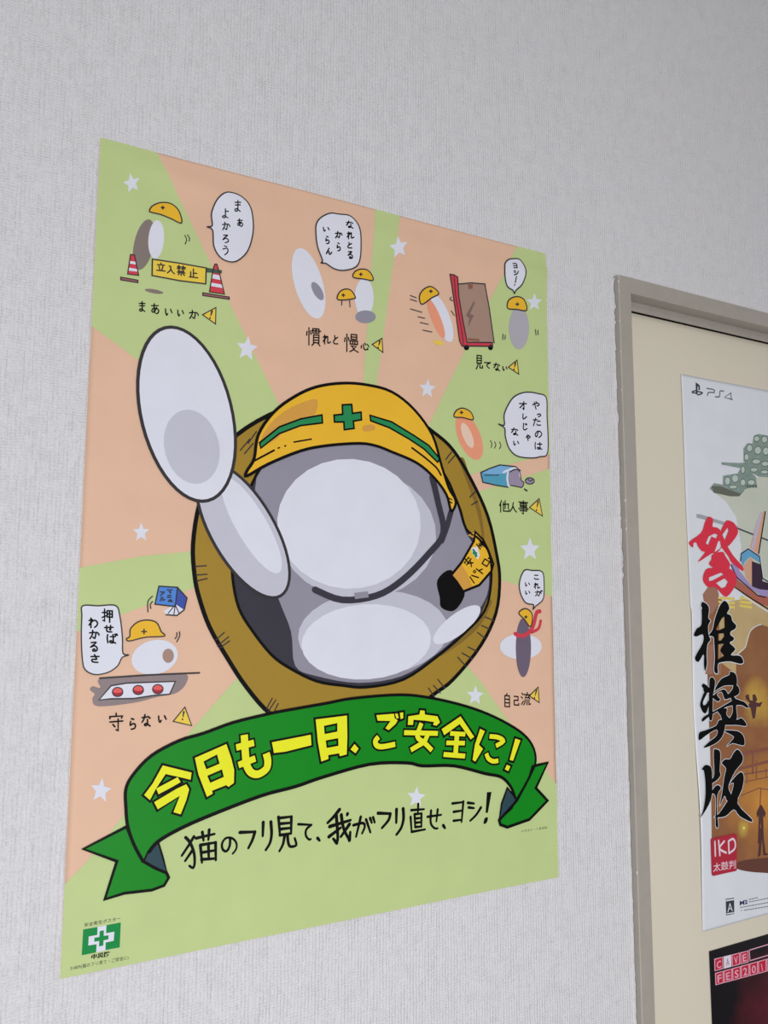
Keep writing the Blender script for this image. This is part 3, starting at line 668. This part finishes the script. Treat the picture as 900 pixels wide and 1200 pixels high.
i.line('530 112 498 150 498 222', 1.2, sm=True).line('530 150 515 170 518 198', 1.2, sm=True).line('718 362 720 390 700 432', 1.2, sm=True).line('700 368 700 392 688 410', 1.2, sm=True)
i.text('マ 650 78 40 36; ニ 648 112 34 26; ュ 655 140 36 24; ア 600 95 38 36; ル 600 132 40 30', 1.3).out('book_writing', LINE2, 6, bk)
caption(A6, '守 275 1000 116 140; ら 392 1008 70 88; な 486 985 84 100; い 598 972 78 78', 1.6, -.05)
warn(A6, '757 891 675 990 804 1020', '748 930 740 975')

# maker's mark and small type
A7 = (70, 1060, 9)
lg = Ink(S, A7).fill('243 252 640 178 628 440 228 522').out('logo_mark', WHITE, 4)
Ink(S, A7).fill('243 252 395 225 392 308 302 325 297 420 385 405 380 492 228 522').fill('488 207 640 178 628 440 478 468 480 388 565 370 572 275 485 290').fill('418 268 462 260 460 318 512 312 508 355 458 365 455 420 410 430 412 372 360 380 362 338 414 330').out('logo_green', LOGO, 5, lg)
Ink(S, A7).font('安全衛生ポスター', (255, 222), (636, 152), 3.6).out('small_type', LINE2, 4)
Ink(S, A7).font('中災防', (328, 562), (524, 525), 4.6, bold=.035).out('small_type', LINE, 4)
Ink(S, A7).font('31809(猫のフリ見て・ご安全に)', (108, 678), (720, 562), 3.8).out('small_type', LINE2, 4)
Ink(S, (340, 800, 2.727)).font('イラスト・くまみね', (735, 478), (818, 464), 2.6).out('small_type', LINE2, 4)

def cloudy_print(m, centre, radius, ink, soft=.06, grain=.11):                      # a soft-edged cloud of a second ink
    nt = m.node_tree; N = nt.nodes; L = nt.links; b = N['Principled BSDF']; old = b.inputs['Base Color'].links[0].from_socket
    tc = N.new('ShaderNodeTexCoord'); d = N.new('ShaderNodeVectorMath'); d.operation = 'DISTANCE'; L.new(tc.outputs['Object'], d.inputs[0]); d.inputs[1].default_value = centre
    nz = N.new('ShaderNodeTexNoise'); nz.inputs['Scale'].default_value = 22; nz.inputs['Detail'].default_value = 5; L.new(tc.outputs['Object'], nz.inputs['Vector'])
    a = N.new('ShaderNodeMath'); a.operation = 'MULTIPLY_ADD'; L.new(nz.outputs['Fac'], a.inputs[0]); a.inputs[1].default_value = grain; L.new(d.outputs['Value'], a.inputs[2])
    r = N.new('ShaderNodeMapRange'); r.inputs[1].default_value = radius + soft; r.inputs[2].default_value = radius * .45; L.new(a.outputs[0], r.inputs[0])
    mx = N.new('ShaderNodeMix'); mx.data_type = 'RGBA'; L.new(r.outputs[0], mx.inputs[0]); L.new(old, mx.inputs[6]); mx.inputs[7].default_value = col(*ink); L.new(mx.outputs[2], b.inputs['Base Color'])
# ------------------------------------------------------------------ the white poster on the door
YD = .0203
def gp_bump(x, z):
    return .0007 + .0005 * (1 + math.sin(x * 23 + 2) * math.cos(z * 13)) + .0018 * math.exp(-((x - .763) / .03) ** 2) * (.5 + .5 * math.sin(z * 22 + 1.1)) * (1 if z < .3 else .3)
GP = (.7633, 1.2783, -.1110, .6170)
gp = empty('game_poster', ((GP[0] + GP[1]) / 2, YD, ZO + GP[2]), 'tall white poster with red and black brush lettering hung on the beige door', 'poster')
Q = Paper(gp, YD, gp_bump)
PW = pmat('poster_white', (203, 205, 219), rough=.3, spec=.5)
sheet(Q, *GP, PW, gp.location, edge=lambda z: .0010 * math.sin(z * 22 + 1.1) * (1 if z < .3 else .2))
def pic(g_, pts, mat, lay, name='printed_shape', sm=False, holes=(), label=None): return Ink(Q, g_).fill(pts, holes, sm).out(name, mat, lay, label=label)
PX = (0, 0, 1)
HAZE = pmat('haze_ink', (186, 188, 174), rgb2=(174, 180, 168), scale=14, soft=1)
SEP = pmat('sepia_ink', (112, 72, 50), rgb2=(150, 100, 62), scale=16, soft=1.1)
def onp(px, py): x, z = Q.W(px, py); return (x - gp.location.x, 0, z + ZO - gp.location.z)
cloudy_print(SEP, onp(892, 940), .05, (190, 130, 56), .05, .05); cloudy_print(SEP, onp(884, 822), .012, (222, 176, 70), .05, .05); cloudy_print(SEP, onp(870, 970), .001, (226, 196, 84), .024, .02)
SEP.name = 'sunset_print'
SEP2 = pmat('tan_base_ink', (150, 104, 70)); TAN = pmat('tan_ink', (166, 142, 100), rgb2=(184, 160, 118), scale=20, soft=1)
MTN = pmat('machine_green_ink', (112, 128, 122), rgb2=(132, 148, 140), scale=90, soft=1); OLD = pmat('deep_brown_ink', (84, 52, 42)); BRR = pmat('brick_brown_ink', (146, 104, 86))
LIL = pmat('lilac_ink', (146, 132, 176)); SKY = pmat('canopy_blue_ink', (92, 148, 186)); RST = pmat('rust_ink', (158, 90, 76)); WAR = pmat('amber_ink', (222, 178, 66)); BK = pmat('brush_black_ink', (5, 5, 6), rough=.5, spec=.1); BRED = pmat('brush_red_ink', (200, 44, 64), rough=.35); PEA = pmat('fin_ink', (196, 150, 126))
pic(PX, '834 576 850 588 862 606 868 640 868 705 980 700 1090 700 1060 470 960 520 900 556 866 566', HAZE, 1)
pic(PX, '827 702 836 694 848 706 872 702 900 696 980 690 1100 690 1100 1040 980 1032 900 1023 880 1021 862 1017 832 1003 831 880 828 780', SEP, 2)
pic(PX, '842 706 872 702 900 696 1000 692 1000 770 900 770 862 790 842 775', TAN, 3)
pic((790, 430, 5.718), '230 815 260 780 320 790 320 730 420 715 440 680 310 655 310 640 430 645 480 640 500 690 545 740 548 800 470 820 430 865 370 865 260 845', MTN, 3, 'war_machine')
pic((790, 430, 5.718), '460 545 488 512 520 515 530 462 560 450 620 460 700 470 760 560 760 735 640 742 560 735 500 700 460 630', MTN, 3, 'war_machine')
pic((790, 430, 5.718), '240 800 300 800 440 850 470 822 430 868 370 868 260 845', pmat('machine_shade_ink', (92, 96, 86)), 4, 'war_machine')
pic((790, 590, 6), '195 640 230 590 290 580 310 640 300 720 260 775 230 770 205 700', BRR, 4)
pic((790, 590, 6), '150 75 180 78 440 160 440 185 300 140 150 100', pmat('barrel_grey_ink', (150, 150, 156)), 2, 'gun_barrel')
Ink(Q, (790, 590, 6)).line('430 172 660 262 900 350', 1.8).out('gun_barrel', pmat('barrel_dark_ink', (70, 78, 84)), 5)
for x0, x1 in ((305, 420), (455, 540)):
    for k in range(3):
        pic((790, 590, 6), '%d %d %d %d %d %d %d %d' % (x0, 655 + k * 27, x1, 662 + k * 30, x1, 680 + k * 30, x0, 672 + k * 27), pmat('awning_yellow_ink', (206, 184, 92)), 5, 'yellow_strip')
for k in range(2): pic((790, 590, 6), '%d 990 %d 992 %d 1200 %d 1200' % (222 + k * 100, 272 + k * 60, 265 + k * 60, 215 + k * 90), BRR, 4)
MPL = pmat('machine_light_ink', (170, 182, 174))
i = Ink(Q, (790, 430, 5.718)); j = Ink(Q, (790, 430, 5.718))
for x, y, a, b in ((350, 765, 20, 28), (402, 748, 24, 28), (455, 775, 18, 24), (388, 805, 30, 14), (512, 775, 26, 20), (455, 690, 14, 26), (548, 482, 20, 20), (600, 488, 20, 24), (500, 545, 20, 26), (556, 560, 24, 28), (610, 565, 22, 28), (480, 605, 16, 24), (545, 635, 30, 18), (605, 650, 26, 18), (530, 690, 26, 16), (600, 705, 28, 14)):
    i.oval(x, y, a, b, n=9); j.line(ell(x, y, a, b, 0, 9), .8, closed=True)
for x in (485, 505, 525, 543): j.oval(x, 800, 8, 12, n=8)
i.out('machine_outline_light', MPL, 4); j.out('machine_outline', pmat('machine_line_ink', (84, 98, 92)), 5)
pic((790, 590, 6), '430 1130 450 1060 500 1010 530 900 570 862 600 850 660 870 900 900 900 1200 430 1200', pmat('dome_brown_ink', (140, 96, 62), rgb2=(120, 78, 52), scale=18, soft=1), 4, 'dome')
Ink(Q, (790, 590, 6)).line('430 1120 440 1060 490 1015 505 960 530 895 570 862 605 850', .9, sm=True).out('aircraft_highlight', PW, 5)
# aircraft fragments
r6 = (800, 600, 9)
pic(r6, '818 0 862 0 800 430 758 455 700 380 752 180', PEA, 6, 'aircraft_fin'); pic(r6, '818 0 835 0 740 400 712 380 760 150', pmat('fin_lilac_ink', (176, 166, 186)), 7, 'aircraft_fin')
pic(r6, '590 620 720 790 900 830 1000 850 1400 1000 1400 1200 1000 980 880 930 540 690 490 545 560 560', LIL, 6, 'aircraft_hull')
pic(r6, '600 450 625 420 680 385 800 475 808 540 700 470 650 520 620 575', SKY, 7, 'aircraft_canopy'); pic(r6, '630 570 710 480 740 520 722 790 660 690', PEA, 7, 'aircraft_canopy')
pic(r6, '718 520 805 550 830 730 900 750 960 790 940 830 800 815 718 785', pmat('plum_ink', (52, 34, 54)), 8, 'aircraft_canopy')
pic(r6, '545 695 780 880 900 895 1400 1160 1400 1300 900 1000 780 960 690 900 540 790', RST, 7, 'aircraft_hull')
i = Ink(Q, r6).line('500 560 560 690 780 880 860 900', 1.2).line('862 0 790 440', 1.6).line('600 520 605 440 680 388 800 470 830 700 900 740', 1.2).line('540 795 700 905 900 1030', 1.4); i.out('aircraft_outline', BK, 9)
Ink(Q, r6).line('535 800 640 890 760 970 900 1060', 1.6).line('595 470 598 440 680 376 806 468 840 690 905 725', 1).out('aircraft_highlight', PW, 8)
# sunset, bridge and tower
Ink(Q, (790, 780, 5.718)).oval(460, 1085, 7, 10).out('sun_spot', pmat('sun_spot_ink', (238, 214, 92)), 4)
i = Ink(Q, (790, 780, 5.718))
for t, ww in (('440 590 629 555 760 530', 3.5), ('430 690 629 640 760 620', 3), ('450 780 629 745 760 725', 1), ('440 730 629 700', 1.5), ('520 580 520 720', 2.4), ('545 640 545 750', 1.6), ('480 700 480 790', 1), ('610 690 610 750', 1), ('440 870 560 820 629 830', 1), ('575 820 570 930', 1.6)): i.line(t, ww)
i.out('bridge', pmat('bridge_ink', (124, 76, 62)), 5)
i = Ink(Q, (790, 780, 5.718)).fill('570 930 582 935 608 985 600 1020 590 1000 595 1190 585 1190 572 1040 562 1190 555 1190 560 1000 550 1020 545 985').fill('470 200 492 190 500 230 520 235 518 195 535 190 550 225 540 245 560 250 585 240 570 275 545 275 535 350 520 355 505 280 480 280 500 250 475 225')
i.g = (820, 970, 10.91); i.fill('755 0 790 0 830 320 860 330 860 345 800 350 785 120 765 350 730 375 745 200'); i.out('tower', pmat('tower_ink', (74, 44, 46)), 6)
pic((820, 970, 10.91), '460 440 620 400 873 380 1000 380 1000 585 873 575 650 560 460 518', pmat('ground_brown_ink', (92, 56, 46)), 4, 'dark_ground', True)

# brush lettering
def brushchar(g_, polys, mat, name='brush_letter', halo=0):
    i = Ink(Q, g_); hl = Ink(Q, g_)
    for pts, holes in polys:
        i.fill(smooth(P(pts), True, 3), holes)
        if halo: hl.line(pts, halo * .75, sm=True, closed=True)
    o = i.out(name, mat, 14)
    if halo: hl.out('letter_halo', PW, 12, o)
brushchar(r6, [('260 50 305 80 300 155 345 165 392 208 410 330 380 400 330 440 290 440 145 530 220 430 190 415 150 370 130 325 100 330 95 375 60 350 60 310 180 220 220 110', ['230 330 260 260 320 230 355 240 340 280 290 260 255 350', '320 430 360 310 385 305 400 340 385 385']),
  ('388 205 440 100 475 92 530 120 572 205 530 290 450 370 400 300', ['405 240 460 165 470 200 430 300']), ('385 210 450 345 520 460 600 550 630 600 615 622 560 580 500 530 470 470 410 390 385 330'),
  ('300 450 405 420 440 470 485 545 470 600 400 605 330 600 265 550 290 500'), ('235 605 330 590 470 590 550 670 540 780 450 895 370 830 330 790 250 790 200 710', ['265 690 390 640 420 660 300 725 265 728', '340 750 430 700 465 735 440 790 400 805'])] and
  [(a if isinstance(a, tuple) else (a, [])) for a in [('260 50 305 80 300 155 345 165 392 208 410 330 380 400 330 440 290 440 145 530 220 430 190 415 150 370 130 325 100 330 95 375 60 350 60 310 180 220 220 110', ['230 330 260 260 320 230 355 240 340 280 290 260 255 350', '320 430 360 310 385 305 400 340 385 385']),
  ('388 205 440 100 475 92 530 120 572 205 530 290 450 370 400 300', ['405 240 460 165 470 200 430 300']), '385 210 450 345 520 460 600 550 630 600 615 622 560 580 500 530 470 470 410 390 385 330',
  '300 450 405 420 440 470 485 545 470 600 400 605 330 600 265 550 290 500', ('235 605 330 590 470 590 550 670 540 780 450 895 370 830 330 790 250 790 200 710', ['265 690 390 640 420 660 300 725 265 728', '340 750 430 700 465 735 440 790 400 805'])]], BRED)
brushchar((800, 700, 11.25), [('225 90 265 65 320 110 330 180 320 270 350 310 320 370 325 490 350 560 310 620 300 760 305 880 280 970 262 890 258 750 190 850 140 790 245 600 245 490 160 515 120 495 160 410 225 350', []),
  ('530 45 580 80 600 150 570 210 620 240 640 310 690 370 670 420 620 450 615 495 660 530 650 570 605 600 680 680 620 760 740 770 785 850 740 875 620 845 520 850 450 880 450 1000 400 970 410 800 400 600 390 520 330 500 380 420 410 280 470 120',
   ['425 420 500 280 535 250 540 400 450 440', '455 480 530 472 530 520 490 570 455 570', '450 620 530 610 480 700 530 770 450 820'])], BK, halo=2.2)
brushchar((800, 780, 11.25), [(t, []) for t in ('340 180 375 152 412 195 405 300 385 400 380 590 375 700 345 720 325 640 330 450 335 300', '235 265 265 235 345 300 350 350 270 350 255 300', '225 460 270 345 310 352 255 470 262 520 300 500 325 450 325 540 290 625 250 610 215 530',
  '405 335 440 250 500 170 600 120 605 80 660 90 695 140 700 240 660 258 540 262 440 312', '655 252 710 265 735 340 700 390 600 430 530 440 575 385 640 310', '385 395 520 310 575 360 600 420 540 440 500 345 435 380 480 440 450 470 400 440',
  '235 710 280 660 450 570 620 470 690 440 750 460 800 480 850 540 830 555 760 520 680 520 600 530 480 580 330 670 250 735', '620 400 690 440 690 560 700 690 650 730 600 700 640 620 640 520', '440 590 520 560 570 570 560 640 620 700 700 710 760 690 820 760 810 795 700 780 570 780 520 760 480 650',
  '190 970 200 880 280 850 420 790 460 720 520 720 545 790 500 940 400 1030 255 1080 330 1000 430 920 430 840 300 910 220 970', '530 855 700 860 780 920 800 1020 770 1050 640 1020 560 1060 650 960 640 920')], BK, halo=1.6)
brushchar((800, 870, 10), [(t, []) for t in ('200 312 235 265 275 262 318 300 325 450 320 600 280 720 180 870 210 780 235 640 240 480 225 330', '345 100 380 78 425 120 415 330 428 370 390 430 315 475 320 430 350 360', '320 560 380 495 430 530 385 610 380 820 395 975 360 960 365 640 320 590',
  '440 240 480 195 540 190 580 120 630 80 685 150 680 230 600 330 530 470 520 540 550 620 500 680 470 620 410 740 440 600 470 400 490 300', '530 480 655 345 700 400 680 540 625 710 790 890 780 925 650 860 580 780 480 860 345 870 400 830 500 690 550 600 580 470')], BK, halo=1.8)

# stamp, logos and small print
r9 = (820, 970, 10.91)
st = pic(r9, '118 128 425 66 455 85 455 530 445 545 145 608 128 590 110 150', pmat('stamp_red_ink', (162, 36, 54)), 14, 'stamp')
i = Ink(Q, r9)
for t in ('165 165 172 350', '215 155 232 345', '290 165 225 255 315 312', '345 165 400 135 430 175 425 260 352 320', '345 165 352 320'): i.line(t, 2.2, sm=True)
i.font('太鼓判', (145, 545), (440, 500), 8.2, bold=.004).out('stamp_writing', pmat('stamp_white', (226, 190, 200)), 15, st)
GRL = pmat('small_print_ink', (96, 100, 116))
e = pic(r9, '318 905 425 890 428 1095 325 1115', pmat('rating_black_ink', (52, 54, 60)), 3, 'rating_mark')
Ink(Q, r9).font('A', (340, 1075), (408, 1060), 11).line('322 925 420 910', 1.6).line('330 1095 424 1080', 1.2).out('rating_letter', PW, 4, e)
Ink(Q, r9).font('M2', (500, 985), (600, 965), 5, bold=.03).out('maker_logo', pmat('maker_blue_ink', (34, 40, 84)), 3)
i = Ink(Q, r9)
for t in ('615 915 740 885', '615 945 873 895', '505 1015 873 950', '555 1050 873 1000', '515 1055 530 1052'):
    (xa, ya), (xb, yb) = P(t); n = max(1, int((xb - xa) / 34))
    for k in range(n):
        a, b = k / n, (k + .8) / n; i.line([(xa + (xb - xa) * a, ya + (yb - ya) * a), (xa + (xb - xa) * b, ya + (yb - ya) * b)], .75, cap=False)
i.out('small_print', GRL, 3)
rp_ = (800, 440, 12.86)
i = Ink(Q, rp_)
for t in ('350 198 440 212 468 228 462 262 385 258 368 268 360 305', '605 242 565 232 548 245 545 315 530 328 480 325', '735 364 615 335 715 266 720 366'): i.line(t, 1.25)
i.out('console_lettering', GRL, 3)
Ink(Q, rp_).fill('182 108 208 125 210 298 186 284').fill('205 122 240 150 248 185 244 225 224 225 226 175 205 160').line('182 232 130 250 135 265 182 268', 1.2, sm=True).line('208 245 270 258 282 270 250 288 212 296', 1.3, sm=True).out('console_logo', pmat('logo_navy_ink', (48, 46, 62)), 3)

# ------------------------------------------------------------------ the dark poster below it
P3 = Paper(empty('event_poster', (.77 + .2575, YD, ZO - .8525), 'black and dark red poster with red lettered tiles, below the white poster on the door', 'poster'), YD, lambda x, z: .0009)
x3, z3 = P3.W(831, 1114.5); x4, _ = P3.W(833.3, 1200)
P3.root.location = (x4 + .2575, YD, ZO + z3 - .728)
BLK = pmat('poster_black', (18, 15, 20), rough=.35, spec=.3)
cloudy_print(BLK, (-.08, 0, .60), .15, (112, 34, 46))
sheet(P3, (x3 + x4) / 2, (x3 + x4) / 2 + .515, z3 - .728, z3, BLK, P3.root.location)
g3 = (820, 1080, 10)
TW = pmat('tile_pale_ink', (206, 150, 168)); TR = pmat('tile_red_ink', (176, 32, 56)); TA = pmat('tile_white_ink', (208, 196, 208))
Z = Ink(P3, g3).w
def tile(c, x0, x1, row, mt=TR, lt=TW):
    f0 = (lambda x: 432 + (x - 160) * -.245, lambda x: 578 + (x - 160) * -.265) if row == 0 else (lambda x: 598 + (x - 170) * -.275, lambda x: 742 + (x - 170) * -.268)
    T, B = f0
    b = Ink(P3, g3).fill([(x0, T(x0)), (x1, T(x1)), (x1 + 3, B(x1)), (x0 + 5, B(x0))]).out('letter_tile', lt, 2)
    Ink(P3, g3).fill([(x0 + 11, T(x0) + 10), (x1 - 9, T(x1) + 11), (x1 - 7, B(x1) - 10), (x0 + 15, B(x0) - 11)]).out('tile_face', mt, 3, b)
    nx_ = 20 if c == '1' else 0
    if c: Ink(P3, g3).font(c, (x0 + 30 + nx_, B(x0 + 22 + nx_) - 24), (x1 - 20 - nx_, B(x1 - 16 - nx_) - 24), 9.4 if row else 9.0, bold=.02).out('tile_letter', TW if mt is not TA else pmat('tile_letter_grey', (150, 130, 146)), 4, b)
for c, a, b in (('C', 160, 264), ('A', 270, 360), ('V', 364, 460), ('E', 464, 562)): tile(c, a, b, 0, *((TA, TA) if c == 'A' else ()))
for k, c in enumerate('FES2018'): tile(c, 170 + k * 100.5, 268 + k * 100.5, 1)
Ink(P3, g3).line('568 332 800 262 1200 140', 1.1).line('578 455 800 388 1200 268', 1.1).line('572 330 580 455', 1.2).out('tile_frame', TW, 2)
